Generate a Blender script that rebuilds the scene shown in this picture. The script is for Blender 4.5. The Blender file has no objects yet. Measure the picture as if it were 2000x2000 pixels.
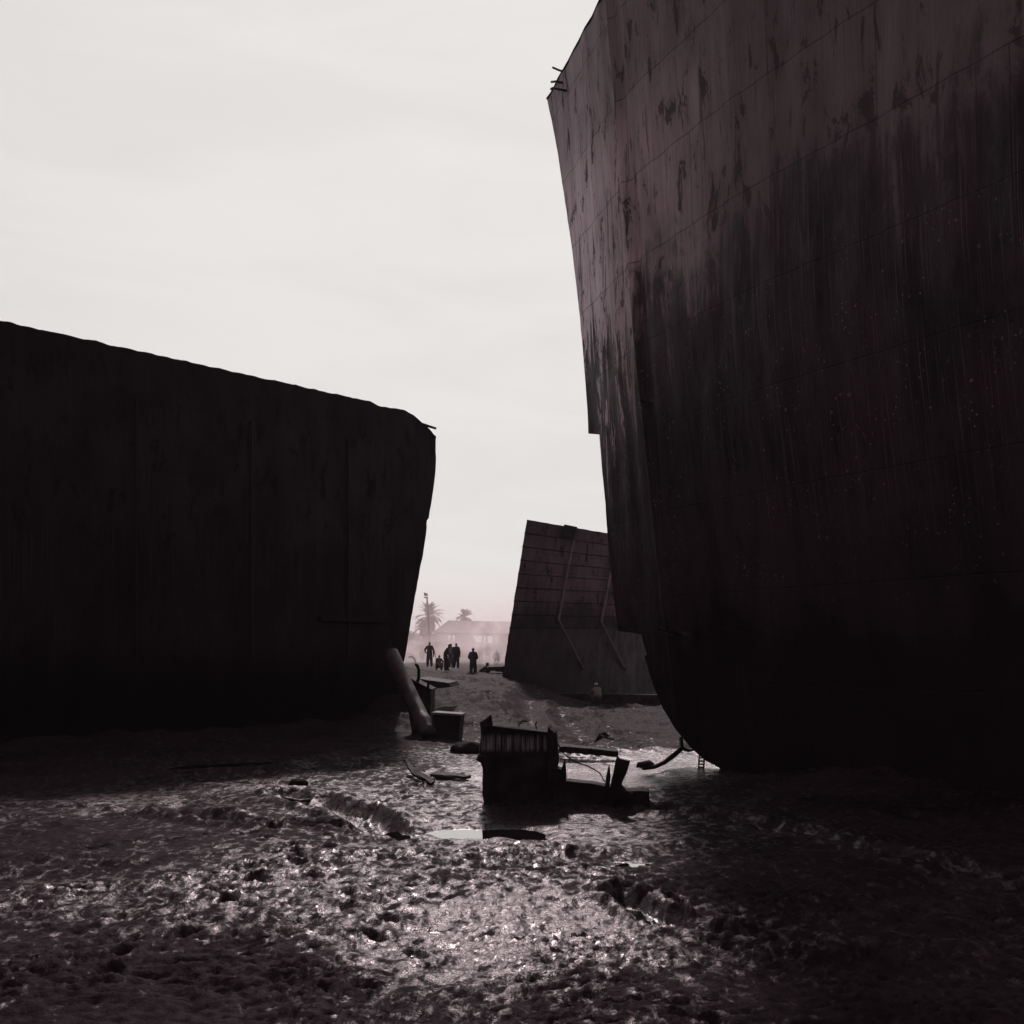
import bpy, bmesh, math, random
import numpy as np
from mathutils import Vector, Matrix
random.seed(7)
S = bpy.context.scene
COL = S.collection
R = math.radians
# ------------------------------------------------------------------ camera
CAMH, FPX, HY = 3.0, 2200.0, 1270.0        # eye height (m), focal length and horizon row in photo pixels
cam = bpy.data.cameras.new('camera'); camo = bpy.data.objects.new('camera', cam); COL.objects.link(camo)
camo.location = (0, 0, CAMH); camo.rotation_euler = (R(90), 0, 0)
cam.sensor_width = 36; cam.lens = 36 * FPX / 2000; cam.shift_y = (HY - 1000) / 2000
cam.clip_start = .1; cam.clip_end = 6000
S.camera = camo

def at(px, py, d):                          # point seen at photo pixel (px, py), d metres ahead
    return Vector(((px - 1000) / FPX * d, d, CAMH - (py - HY) / FPX * d))

# ------------------------------------------------------------------ bookkeeping
def tag(o, label=None, cat=None, group=None, kind=None):
    if label: o['label'] = label
    if cat: o['category'] = cat
    if group: o['group'] = group
    if kind: o['kind'] = kind
    return o
def empty(name, loc=(0, 0, 0), rz=0):
    o = bpy.data.objects.new(name, None); COL.objects.link(o)
    o.location = loc; o.rotation_euler = (0, 0, rz); o.empty_display_size = .2
    return o
def link(name, me, mats=None, parent=None, smooth=False):
    o = bpy.data.objects.new(name, me); COL.objects.link(o)
    for m in (mats if isinstance(mats, (list, tuple)) else [mats]):
        if m: me.materials.append(m)
    if parent: o.parent = parent
    if smooth: me.polygons.foreach_set('use_smooth', [True] * len(me.polygons))
    return o
def from_bm(name, bm, mats, parent=None, smooth=False, recalc=True):
    if recalc: bmesh.ops.recalc_face_normals(bm, faces=bm.faces[:])
    me = bpy.data.meshes.new(name); bm.to_mesh(me); bm.free()
    return link(name, me, mats, parent, smooth)

# ------------------------------------------------------------------ numpy noise
_rng = np.random.RandomState(11)
_P = _rng.permutation(256); _P = np.concatenate([_P, _P])
_G = np.stack([np.cos(np.linspace(0, 2*np.pi, 256, endpoint=False)), np.sin(np.linspace(0, 2*np.pi, 256, endpoint=False))], 1)
def perlin(x, y, seed=0):
    x = np.asarray(x, float) + seed * 17.31; y = np.asarray(y, float) - seed * 9.77
    xi = np.floor(x).astype(int); yi = np.floor(y).astype(int); xf = x - xi; yf = y - yi
    xi &= 255; yi &= 255
    def g(ix, iy, fx, fy):
        v = _G[_P[_P[ix & 255] + (iy & 255)]]
        return v[..., 0] * fx + v[..., 1] * fy
    u = xf*xf*xf*(xf*(xf*6-15)+10); v = yf*yf*yf*(yf*(yf*6-15)+10)
    a = g(xi, yi, xf, yf); b = g(xi+1, yi, xf-1, yf); c = g(xi, yi+1, xf, yf-1); d = g(xi+1, yi+1, xf-1, yf-1)
    return (a + u*(b-a)) + v*((c + u*(d-c)) - (a + u*(b-a)))
def fbm(x, y, n=4, seed=0, gain=.5):
    s = 0; a = 1
    for k in range(n):
        s = s + a * perlin(x*2**k, y*2**k, seed + k); a *= gain
    return s
def sm(a, b, x):
    t = np.clip((x - a) / (b - a), 0, 1); return t*t*(3-2*t)

# ------------------------------------------------------------------ node helpers
class NT:
    def __init__(s, name, world=False):
        if world:
            s.m = bpy.data.worlds.new(name); S.world = s.m
        else:
            s.m = bpy.data.materials.new(name)
        s.m.use_nodes = True; s.t = s.m.node_tree; s.t.nodes.clear()
    def n(s, typ, ins=None, **props):
        nd = s.t.nodes.new(typ)
        for k, v in props.items(): setattr(nd, k, v)
        for k, v in (ins or {}).items(): s.put(nd, k, v)
        return nd
    def put(s, nd, k, v):
        i = nd.inputs[k]
        if hasattr(v, 'bl_idname') and hasattr(v, 'outputs'): s.t.links.new(v.outputs[0], i)
        elif isinstance(v, bpy.types.NodeSocket): s.t.links.new(v, i)
        else: i.default_value = v
    def noise(s, vec, scale, detail=4, rough=.55, dist=0):
        return s.n('ShaderNodeTexNoise', {'Vector': vec, 'Scale': scale, 'Detail': detail, 'Roughness': rough, 'Distortion': dist}).outputs['Fac']
    def map(s, vec, scale, loc=(0, 0, 0)):
        return s.n('ShaderNodeMapping', {'Vector': vec, 'Scale': scale, 'Location': loc}).outputs[0]
    def math(s, op, a, b=0.0, c=None):
        nd = s.n('ShaderNodeMath', operation=op); s.put(nd, 0, a); s.put(nd, 1, b)
        if c is not None: s.put(nd, 2, c)
        return nd.outputs[0]
    def rng(s, v, a, b, c=0.0, d=1.0, smooth=True):
        nd = s.n('ShaderNodeMapRange', {'Value': v, 'From Min': a, 'From Max': b, 'To Min': c, 'To Max': d})
        if smooth: nd.interpolation_type = 'SMOOTHSTEP'
        return nd.outputs[0]
    def mix(s, f, a, b, mode='MIX'):
        nd = s.n('ShaderNodeMix', data_type='RGBA', blend_type=mode); s.put(nd, 0, f)
        s.put(nd, 6, a if not isinstance(a, tuple) else (*a, 1)); s.put(nd, 7, b if not isinstance(b, tuple) else (*b, 1))
        return nd.outputs[2]
    def bump(s, h, strength=.5, dist=.02, normal=None):
        nd = s.n('ShaderNodeBump', {'Height': h, 'Strength': strength, 'Distance': dist})
        if normal is not None: s.put(nd, 'Normal', normal)
        return nd.outputs[0]
    def surf(s, color, rough=.6, normal=None, metal=0.0, spec=.5, tint=(1, .8, .84)):
        p = s.n('ShaderNodeBsdfPrincipled')
        s.put(p, 'Base Color', color if not isinstance(color, tuple) else (*color, 1)); s.put(p, 'Roughness', rough)
        s.put(p, 'Metallic', metal); s.put(p, 'Specular IOR Level', spec); s.put(p, 'Specular Tint', (*tint, 1))
        if normal is not None: s.put(p, 'Normal', normal)
        s.n('ShaderNodeOutputMaterial', {'Surface': p}); return s.m

def simple(name, c, rough=.7, var=.4, scale=4, bump=.3, spec=.4):
    t = NT(name); co = t.n('ShaderNodeTexCoord').outputs['Object']
    n1 = t.noise(co, scale, 5, .6); n2 = t.noise(co, scale*6, 4, .6)
    f = t.rng(n1, .35, .65)
    col = t.mix(f, tuple(v*(1-var) for v in c), tuple(min(1, v*(1+var)) for v in c))
    return t.surf(col, t.rng(n2, .3, .7, rough-.12, min(1, rough+.12)), t.bump(n2, bump, .02), spec=spec)

def mud_mat(attr=True):
    t = NT('wet_mud'); g = t.n('ShaderNodeNewGeometry').outputs['Position']
    n1 = t.noise(g, .55, 5, .6); n2 = t.noise(g, 9, 5, .62); n3 = t.noise(g, 45, 4, .6)
    n4 = t.noise(t.map(g, (1, .6, 1)), 5.5, 7, .72, .5)
    wa = t.n('ShaderNodeAttribute', attribute_name='wet').outputs['Fac']
    wet = t.rng(t.math('ADD', t.math('MULTIPLY', t.math('SUBTRACT', n4, .5), 2.8), wa), .34, .86)
    col = t.mix(t.rng(n1, .35, .65), (.014, .0076, .0106), (.026, .0155, .0202))
    col = t.mix(t.rng(n2, .35, .75), col, (.007, .004, .0055))
    rough = t.math('ADD', t.math('MULTIPLY', wet, -.40), t.rng(n2, .3, .7, .58, .72))
    spec = t.math('ADD', .02, t.math('MULTIPLY', wet, .40))
    b = t.bump(n2, .65, .05); b = t.bump(n3, .45, .014, b)
    m = t.surf(col, rough, b, tint=(1, .74, .82))
    p = [x for x in t.t.nodes if x.bl_idname == 'ShaderNodeBsdfPrincipled'][0]; t.put(p, 'Specular IOR Level', spec)
    return m

def water_mat():
    t = NT('puddle_water'); g = t.n('ShaderNodeNewGeometry').outputs['Position']
    n = t.noise(g, 3.5, 2, .5)
    m = t.surf((.012, .008, .010), .03, t.bump(n, .05, .02), spec=1, tint=(1, 1, 1))
    p = [x for x in t.t.nodes if x.bl_idname == 'ShaderNodeBsdfPrincipled'][0]      # oily film: strong mirror at low angles
    p.inputs['IOR'].default_value = 2.8; p.inputs['Coat Weight'].default_value = 1; p.inputs['Coat IOR'].default_value = 2.0; p.inputs['Coat Roughness'].default_value = .02
    return m

def hull_mat(name, top, low, wl, seam=(2.2, 6.0), soft=1.2, specks=.5, low_shade=3.5, spec=.4, rough=.5, stem_light_wear=False):
    """Ship steel: paint above the waterline wl (metres), fouled paint below, drips, seams, barnacles, painted light and shade."""
    t = NT(name); uv = t.n('ShaderNodeTexCoord').outputs['UV']
    sp = t.n('ShaderNodeSeparateXYZ', {'Vector': uv}); u, v = sp.outputs[0], sp.outputs[1]
    drip = t.noise(t.map(uv, (2.3, .13, 1)), 1.0, 6, .66, .5)
    fine = t.noise(t.map(uv, (11, .16, 1)), 1.0, 5, .72, .15)
    hair = t.noise(t.map(uv, (30, .22, 1)), 1.0, 3, .7)
    blot = t.noise(t.map(uv, (1, .55, 1)), .55, 6, .62, .4)
    flake = t.noise(t.map(uv, (1.7, .55, 1)), 1.3, 8, .72, .5)
    grain = t.noise(uv, 22, 3, .6)
    swell = t.noise(t.map(uv, (.22, .3, 1)), 1.0, 3, .5)
    edge = t.math('ADD', v, t.math('MULTIPLY', t.math('SUBTRACT', drip, .5), 5.0 * soft))
    edge = t.math('ADD', edge, t.math('MULTIPLY', t.math('SUBTRACT', flake, .5), 7.0 * soft))
    edge = t.math('ADD', edge, t.math('MULTIPLY', t.math('SUBTRACT', swell, .5), 6.0 * soft))
    f = t.rng(edge, wl - 1.3 * soft, wl + .7 * soft)
    if stem_light_wear:
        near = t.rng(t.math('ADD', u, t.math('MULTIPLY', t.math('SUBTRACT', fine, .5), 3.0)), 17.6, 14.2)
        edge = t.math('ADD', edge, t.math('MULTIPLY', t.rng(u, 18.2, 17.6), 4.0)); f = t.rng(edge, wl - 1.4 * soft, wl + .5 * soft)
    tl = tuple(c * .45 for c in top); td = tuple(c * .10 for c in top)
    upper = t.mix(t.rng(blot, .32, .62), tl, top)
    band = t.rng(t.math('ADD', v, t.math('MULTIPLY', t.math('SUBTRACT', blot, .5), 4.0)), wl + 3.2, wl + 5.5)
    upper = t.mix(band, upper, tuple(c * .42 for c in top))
    aft_shade = t.rng(t.math('ADD', u, t.math('MULTIPLY', t.math('SUBTRACT', blot, .5), 7.0)), 17.5, 24.5, 0, .78)  # shade painted into the colour, deepening towards the aft end
    upper = t.mix(aft_shade, upper, tuple(c * .085 for c in top))
    if stem_light_wear: upper = t.mix(t.math('MULTIPLY', near, t.rng(v, wl + 6.5, wl + 2.5, .25, .9)), upper, tuple(min(.8, c * 2.1) for c in top))  # light painted on: stem panel made paler, as if lit
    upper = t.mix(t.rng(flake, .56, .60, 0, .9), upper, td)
    if stem_light_wear:
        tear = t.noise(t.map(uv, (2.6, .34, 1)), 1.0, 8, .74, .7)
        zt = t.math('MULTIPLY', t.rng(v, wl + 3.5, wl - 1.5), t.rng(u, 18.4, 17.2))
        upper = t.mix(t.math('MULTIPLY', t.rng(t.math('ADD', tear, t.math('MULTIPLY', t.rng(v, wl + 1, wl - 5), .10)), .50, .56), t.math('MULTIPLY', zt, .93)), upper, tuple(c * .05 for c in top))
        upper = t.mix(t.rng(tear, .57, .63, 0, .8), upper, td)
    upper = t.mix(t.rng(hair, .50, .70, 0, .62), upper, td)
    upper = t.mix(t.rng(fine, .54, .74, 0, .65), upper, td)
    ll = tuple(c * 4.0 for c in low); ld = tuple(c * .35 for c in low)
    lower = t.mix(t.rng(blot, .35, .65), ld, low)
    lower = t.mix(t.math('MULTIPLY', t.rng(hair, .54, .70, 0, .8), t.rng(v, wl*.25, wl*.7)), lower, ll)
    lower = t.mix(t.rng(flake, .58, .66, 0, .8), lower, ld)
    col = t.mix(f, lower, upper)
    # barnacles and flaked spots
    vor = t.n('ShaderNodeTexVoronoi', {'Vector': uv, 'Scale': 3.4, 'Randomness': 1.0}).outputs['Distance']
    zone = t.math('MULTIPLY', t.rng(v, 2, 6), t.rng(v, wl, wl - 3))
    spk = t.math('MULTIPLY', t.math('MULTIPLY', t.rng(vor, .16, .08), zone), t.rng(t.noise(uv, .6, 3), .42, .6, 0, specks))
    vor2 = t.n('ShaderNodeTexVoronoi', {'Vector': uv, 'Scale': 8.5}).outputs['Distance']
    spk2 = t.math('MULTIPLY', t.math('MULTIPLY', t.rng(vor2, .2, .08), zone), t.rng(t.noise(uv, .9, 4), .5, .62, 0, specks*1.2))
    spk = t.math('MAXIMUM', t.math('MULTIPLY', spk, t.rng(grain, .4, .6)), spk2)
    col = t.mix(spk, col, tuple(min(.6, c * .7) for c in top))
    # plate seams
    br = t.n('ShaderNodeTexBrick', {'Vector': uv, 'Scale': 1.0, 'Mortar Size': .018, 'Mortar Smooth': .3, 'Brick Width': seam[1], 'Row Height': seam[0], 'Bias': 0.0})
    br.inputs['Color1'].default_value = (1, 1, 1, 1); br.inputs['Color2'].default_value = (.8, .8, .8, 1); br.inputs['Mortar'].default_value = (.25, .25, .25, 1)
    col = t.mix(.75, col, br.outputs['Color'], 'MULTIPLY')
    # painted shade: colour sinks to near black towards the ground
    shade_f = t.rng(t.math('ADD', v, t.math('MULTIPLY', t.math('SUBTRACT', blot, .5), 3.0)), low_shade - .6, low_shade + .8, .85, 0)
    col = t.mix(shade_f, col, (.006, .004, .005))
    h = t.math('ADD', t.math('MULTIPLY', br.outputs['Fac'], -.5), t.math('MULTIPLY', flake, .8))
    h = t.math('ADD', h, t.math('MULTIPLY', blot, 1.2))
    b = t.bump(h, .6, .05); b = t.bump(grain, .35, .012, b)
    r = t.rng(flake, .3, .7, rough - .1, rough + .2)
    return t.surf(col, r, b, spec=spec, tint=(1, .72, .83))

MUD = mud_mat(); WATER = water_mat()
BOWM = hull_mat('bow_steel', (.44, .292, .335), (.026, .0140, .0205), 12.8, spec=.2, rough=.6, stem_light_wear=True)
LEFTM = hull_mat('left_hull_steel', (.017, .0095, .0135), (.011, .006, .009), 7.5, specks=.1, low_shade=2.5, spec=.12, rough=.6)
MIDM = hull_mat('section_steel', (.085, .046, .064), (.020, .0110, .0152), 5.6, seam=(1.1, 5), soft=.5, specks=.1, low_shade=1.6, spec=.10, rough=.6)  # paler upper tone is smoke haze painted into the colour
DARK = simple('dark_rusty_steel', (.010, .0056, .0078), .7, .5, 3, .5, .08)
RUST = simple('scrap_steel', (.018, .0105, .014), .7, .5, 2.5, .6, .10)
PIPEM = simple('pipe_steel', (.030, .018, .023), .5, .5, 3, .5, .25)
SEAMM = simple('seam_steel', (.055, .032, .042), .7, .3, 2, .2, .4)
SHEDM = simple('shed_sheet', (.06, .036, .04), .7, .25, .6, .2)
WOODM = simple('post_wood', (.09, .062, .066), .8, .3, 3, .3)
LEAFM = simple('palm_leaf', (.03, .02, .022), .6, .4, 1.5, .1)
TRUNKM = simple('palm_trunk', (.09, .065, .066), .85, .4, 4, .6)
BUSHM = simple('bush_leaf', (.085, .06, .063), .6, .5, 1.2, .1)
SKIN = simple('skin', (.12, .08, .075), .6, .1, 4, .05)
HAIR = simple('dark_hair', (.015, .011, .012), .6, .2, 9, .1)
SHIRTS = [simple('shirt_cloth', (.035, .025, .03), .85, .2, 6, .1), simple('pale_shirt_cloth', (.09, .065, .07), .85, .2, 6, .1)]
TROUS = simple('trouser_cloth', (.03, .022, .027), .85, .2, 6, .1)
CAPM = simple('cap_cloth', (.03, .022, .026), .8, .2, 6, .1)
PALECAP = simple('pale_cap_cloth', (.3, .24, .24), .8, .2, 6, .1)
GLASS = simple('lamp_glass', (.35, .28, .28), .2, .1, 6, .0)
BONE = simple('pale_concrete', (.28, .21, .215), .8, .3, 2, .3)

# ------------------------------------------------------------------ terrain
PUDDLES = [  # x, y, half x, half y, angle, water level, depth of basin
    ('A', -.5, 18.45, 1.25, .85, .06, -.055, .22),
    ('C', .1, 11.5, 1.7, 1.7, .25, -.085, .10),
    ('D', -7.8, 29.6, 1.5, .5, .55, -.06, .16),
    ('F', 1.35, 16.2, 1.0, .55, -.15, -.085, .12),
]
STRIP = [(-7.2, 14.2), (-4.9, 15.3), (-3.1, 16.7), (-1.9, 17.7)]
def seg_dist(x, y, pts):
    best = np.full(np.shape(x), 1e9)
    for (ax, ay), (bx, by) in zip(pts[:-1], pts[1:]):
        dx, dy = bx-ax, by-ay; t = np.clip(((x-ax)*dx + (y-ay)*dy)/(dx*dx+dy*dy), 0, 1)
        best = np.minimum(best, np.hypot(x-ax-t*dx, y-ay-t*dy))
    return best
RUTS = [[(2.7, 21.2), (4.4, 19.3), (5.3, 16.9), (6.6, 14.5)], [(-3.9, 22.9), (-2.5, 20.1), (-1.5, 17.9)], [(-8.6, 26.0), (-5.7, 28.6), (-4.4, 33)], [(1.3, 13.6), (1.9, 12.3), (3.3, 11.0)], [(-4.6, 23.4), (-3.1, 20.6), (-2.2, 18.4)], [(-6.2, 20.5), (-4.4, 19.2), (-2.9, 18.9)], [(1.6, 60), (.6, 50), (.9, 40), (2.2, 33)], [(3.2, 60), (2.2, 50), (2.4, 41), (3.6, 34)]]
STEPS = []
for (ax, ay, bx, by, n) in ((-3.9, 10.6, -1.9, 25.5, 22), (2.3, 10.8, .9, 17.2, 10), (-6.3, 17, -1.9, 19.6, 9), (-1.1, 11.2, -4.6, 19.5, 14)):
    L_ = math.hypot(bx-ax, by-ay); dx_, dy_ = (bx-ax)/L_, (by-ay)/L_
    for k in range(n):
        q = (k + random.uniform(-.15, .15))/n*L_; o_ = .14*(-1)**k + .12*math.sin(k*.7)
        STEPS.append((ax + dx_*q + dy_*o_, ay + dy_*q - dx_*o_, dy_, -dx_))
def rut_dist(x, y):
    wx = x + .35*perlin(x*.5, y*.5, 61); wy = y + .35*perlin(x*.5, y*.5, 62); d = np.full(np.shape(x), 1e9)
    for r in RUTS: d = np.minimum(d, seg_dist(wx, wy, r))
    return d
def basin(x, y, p):
    _, cx, cy, hx, hy, a, lv, dp = p
    u = (x-cx)*np.cos(a) + (y-cy)*np.sin(a); v = -(x-cx)*np.sin(a) + (y-cy)*np.cos(a)
    return np.hypot(u/hx, v/hy)
def ground(x, y):
    x = np.asarray(x, float); y = np.asarray(y, float)
    far = sm(36, 62, y)
    mound = 1.55 * far * sm(5.5, -1.5, x - .04*(y-66))
    mound = mound * (1 + .0) + .35*sm(75, 110, y)*sm(8, -2, x)
    mound = mound + 1.2*sm(95, 180, y)*(1 - sm(5.5, -1.5, x - .04*(y-66)))
    bank = .55*np.exp(-((x+6.2)/2.2)**2 - ((y-60)/4.5)**2) + .5*np.exp(-((x+2.2)/1.6)**2 - ((y-49)/3)**2)*.7
    z = mound + bank
    rough = np.ones_like(z)
    strip = sm(.75, .3, seg_dist(x, y, STRIP) + .25*perlin(x*1.3, y*1.3, 5))
    rough = rough * (1 - .93*strip)
    wx = x + .9*perlin(x*.35, y*.35, 21); wy = y + .9*perlin(x*.35, y*.35, 22)
    patch = sm(-.22, .22, perlin(x*.30 + .06*y, y*.24, 81) + .35*perlin(x*.9, y*.8, 82))
    rough = rough*(1 - .72*(1-patch)*sm(13.5, 16, y))
    calm = sm(1.5, .5, np.hypot((x-3.0)/3.8, (y-28.2)/3.2)); rough = rough*(1 - .7*calm)
    nearclod = sm(17.8, 15.6, y + .28*x*.6)*1.0
    macro = .12*fbm(wx*.16, wy*.16, 3, 3)
    rut = .075*(np.abs(perlin(wx*.16 + wy*.75, wy*.20 - wx*.05, 31))*2 - .5) * sm(14, 19, y)
    lump = .10*fbm(wx*.9, wy*.9, 3, 7)
    c1 = perlin(wx*3.1, wy*3.9, 9); c2 = perlin(wx*6.7, wy*8.2, 10); c3 = perlin(wx*14, wy*17, 12)
    cmask = np.clip(.35 + .9*fbm(wx*.5, wy*.5, 2, 14), .12, 1)
    clod = ((.32-np.abs(c1))*.11 + np.maximum(c1, -.05)*.12 + (.3-np.abs(c2))*.10 + np.maximum(c2, -.1)*.06 + c3*.04)
    amp = (.62*cmask + 1.15*nearclod*(.4+.6*cmask))
    amp = amp * (1 + .9*sm(33, 45, y) - 1.6*sm(60, 95, y)); lump = lump * (1 + 1.6*sm(34, 46, y) - 2.2*sm(60, 95, y))
    fall = 1 - .8*sm(150, 400, np.hypot(x, y))
    z = z + (macro + rut*rough)*fall + lump*rough*(1-.4*nearclod)*fall + clod*amp*rough - .05*strip
    rd = rut_dist(x, y); rw = 1 + .06*np.maximum(y-15, 0)
    z = z - .15*np.exp(-(rd/(.19*rw))**2) + .09*np.exp(-((rd/rw-.34)/.13)**2)*(1+.8*c1)
    for fx, fy, ca, sa in STEPS:                     # footprints
        m = (np.abs(x-fx) < .5) & (np.abs(y-fy) < .5)
        if not np.any(m): continue
        u = (x-fx)*ca + (y-fy)*sa; v = -(x-fx)*sa + (y-fy)*ca; r = np.hypot(u/.10, v/.19)
        z = z + np.where(m, -.085*np.exp(-r**4) + .035*np.exp(-((r-1.35)/.3)**2), 0)
    # heap of mud around the wreck, rim along the bow
    z = z + .16*np.exp(-((x-.6)/1.9)**2 - ((y-21.4)/.8)**2)
    z = z + .22*np.exp(-((x - 6.6)/3.2)**2 - ((y - 24.2 + .35*(x-6.6))/1.6)**2)
    hb = np.abs((x-5.3)*.869 + (y-28.7)*.494); al = (x-5.3)*.494 - (y-28.7)*.869
    z = z + .30*np.exp(-(hb/1.0)**2)*sm(.6, 4.0, al)*(1+.7*perlin(x*1.1, y*1.1, 71))
    lb = np.abs((x+3.05)*.703 - (y-44.7)*.711); ll = -(x+3.05)*.711 - (y-44.7)*.703
    z = z + .32*np.exp(-((lb-.2)/.9)**2)*sm(-1, 1.5, ll)*(1+.8*perlin(x*.9, y*.9, 72))
    for p in PUDDLES:
        r = basin(x, y, p) + .22*perlin(x*.9, y*.9, 41) + .1*perlin(x*2.7, y*2.7, 42)
        k = sm(1.25, .55, r)
        keep = {'A': .12, 'B': .42, 'C': .95, 'D': .5, 'E': .5, 'F': .8}[p[0]]
        z = z*(1-k) + k*(p[6] - p[7]*.35 + (z - p[6])*keep*(.55 if p[0] != 'C' else .9))
    return z
def gz(x, y): return float(ground(np.array([x]), np.array([y]))[0])

def geo(start, step, ratio, end):
    out = []; v = start
    while v < end:
        v += step; out.append(v); step *= ratio
    return out
xs = np.arange(-6.2, 6.2001, .034).tolist()
xr = geo(xs[-1], .036, 1.016, 130); xr += geo(xr[-1], 3, 1.16, 1500)
xs = [-v for v in reversed(xr)] + xs + xr
ys = [-1500, -900, -500, -250, -120, -60, -30, -15, -7, -3, 0, 2.5, 4.5, 6, 7, 7.6] + geo(7.6, .026, 1.0048, 60)
ys += geo(ys[-1], .3, 1.012, 160); ys += geo(ys[-1], 4, 1.13, 1500)
xs = np.array(xs); ys = np.array(ys); X, Y = np.meshgrid(xs, ys); Z = ground(X, Y)
nx, ny = len(xs), len(ys)
def grid_mesh(name, X, Y, Z):
    ny, nx = X.shape
    co = np.stack([X, Y, Z], -1).reshape(-1, 3).astype(np.float32)
    i = np.arange((ny-1)*(nx-1)); r = i // (nx-1); c = i % (nx-1); a = r*nx + c
    q = np.stack([a, a+1, a+1+nx, a+nx], 1).astype(np.int32)
    me = bpy.data.meshes.new(name); me.vertices.add(len(co)); me.vertices.foreach_set('co', co.ravel())
    me.loops.add(q.size); me.loops.foreach_set('vertex_index', q.ravel())
    me.polygons.add(len(q)); me.polygons.foreach_set('loop_start', np.arange(0, q.size, 4, dtype=np.int32))
    me.polygons.foreach_set('loop_total', np.full(len(q), 4, np.int32))
    me.update(calc_edges=True); return me
col_ = np.exp(-((X - .25 - .02*Y)/(1.5 + .045*Y))**2)
wet = .30 + .24*col_*sm(40, 30, Y)*(1 - .55*sm(12.6, 13.8, Y)*sm(19, 16.5, Y)) + .26*fbm(X*.23, Y*.16, 3, 51)
wet = wet - .13*sm(11.7, 9.6, Y + 1.6*fbm(X*.5, Y*.8, 3, 58))
wet = np.where(Y > 30, wet - .27*sm(30, 44, Y), wet)
for cx, cy, hx, hy, a, amt in [(.2, 11.6, 2.4, 2.2, .2, .26), (2.6, 27.6, 3.6, 2.8, -.1, .5), (4.6, 31.0, 1.9, 2.4, 0, .6), (-7.8, 29.6, 1.6, .6, .5, .5), (-3.3, 13.6, 3.8, 2.6, 0, .2), (2.2, 22, 2.5, 4, 0, .14), (-4.4, 23, 5, 4.5, 0, .13)]:
    u = (X-cx)*np.cos(a) + (Y-cy)*np.sin(a); v = -(X-cx)*np.sin(a) + (Y-cy)*np.cos(a)
    wet = wet + amt*sm(1.6, .2, np.hypot(u/hx, v/hy) + .5*fbm(X*.6, Y*.5, 3, 57))
wet = wet + .25*sm(.3, .05, rut_dist(X, Y))
g_o = link('ground', grid_mesh('ground', X, Y, Z), MUD, smooth=True)
at_ = g_o.data.attributes.new('wet', 'FLOAT', 'POINT'); at_.data.foreach_set('value', wet.astype(np.float32).ravel()); tag(g_o, kind='structure')
for p in PUDDLES:
    bm = bmesh.new(); vs = []
    for k in range(40):
        a = 2*math.pi*k/40; u, v = 1.35*p[3]*math.cos(a), 1.35*p[4]*math.sin(a)
        vs.append(bm.verts.new((p[1] + u*math.cos(p[5]) - v*math.sin(p[5]), p[2] + u*math.sin(p[5]) + v*math.cos(p[5]), p[6])))
    bm.faces.new(vs); tag(from_bm('puddle', bm, WATER), kind='structure')

# ------------------------------------------------------------------ shape helpers
def surface(name, rows, mat, parent, uvs=None, smooth=True, thick=0):
    """rows: list of equal-length lists of points -> one grid mesh with UVs in metres."""
    ny, nx = len(rows), len(rows[0])
    me = bpy.data.meshes.new(name)
    vs = [tuple(p) for r in rows for p in r]
    fs = [(j*nx+i, j*nx+i+1, (j+1)*nx+i+1, (j+1)*nx+i) for j in range(ny-1) for i in range(nx-1)]
    me.from_pydata(vs, [], fs)
    if uvs:
        fl = [c for r in uvs for c in r]; ul = me.uv_layers.new(name='UVMap')
        for l in me.loops: ul.data[l.index].uv = fl[l.vertex_index]
    return link(name, me, mat, parent, smooth)

def tube_bm(bm, pts, rad, seg=10, caps=True):
    pts = [Vector(p) for p in pts]; rads = rad if isinstance(rad, (list, tuple)) else [rad]*len(pts)
    rings = []
    for i, p in enumerate(pts):
        t = (pts[min(i+1, len(pts)-1)] - pts[max(i-1, 0)]).normalized()
        up = Vector((0, 0, 1)) if abs(t.z) < .95 else Vector((1, 0, 0))
        a = t.cross(up).normalized(); b = a.cross(t)
        rings.append([bm.verts.new(p + (a*math.cos(2*math.pi*k/seg) + b*math.sin(2*math.pi*k/seg))*rads[i]) for k in range(seg)])
    for r0, r1 in zip(rings[:-1], rings[1:]):
        for k in range(seg): bm.faces.new((r0[k], r0[(k+1) % seg], r1[(k+1) % seg], r1[k]))
    if caps: bm.faces.new(rings[0]); bm.faces.new(rings[-1])
def tube(name, pts, rad, mat, parent=None, seg=10):
    bm = bmesh.new(); tube_bm(bm, pts, rad, seg); return from_bm(name, bm, mat, parent, True)

def prism(name, poly, depth, mat, parent=None, bevel=.015, rough=0.0):
    """Flat plate or block: a planar outline (world points) extruded by the vector depth."""
    bm = bmesh.new(); depth = Vector(depth)
    pts = []
    for a, b in zip(poly, poly[1:] + poly[:1]):
        a, b = Vector(a), Vector(b); n = max(1, int((b-a).length/.12)) if rough else 1
        for k in range(n):
            q = a.lerp(b, k/n)
            if rough and k: q += Vector((random.uniform(-1, 1), 0, random.uniform(-1, 1)))*rough
            pts.append(q)
    vf = [bm.verts.new(p) for p in pts]; vb = [bm.verts.new(p + depth) for p in pts]
    bm.faces.new(vf); bm.faces.new(list(reversed(vb)))
    for i in range(len(vf)): bm.faces.new((vf[i], vb[i], vb[(i+1) % len(vf)], vf[(i+1) % len(vf)]))
    bmesh.ops.recalc_face_normals(bm, faces=bm.faces[:])
    if bevel: bmesh.ops.bevel(bm, geom=bm.edges[:], offset=bevel, segments=1, affect='EDGES', clamp_overlap=True)
    return from_bm(name, bm, mat, parent)
def box_bm(bm, c, s, rot=None):
    m = Matrix.Translation(Vector(c)) @ (rot.to_4x4() if rot else Matrix()) @ Matrix.Diagonal((*s, 1))
    return bmesh.ops.create_cube(bm, size=1, matrix=m)['verts']
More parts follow.
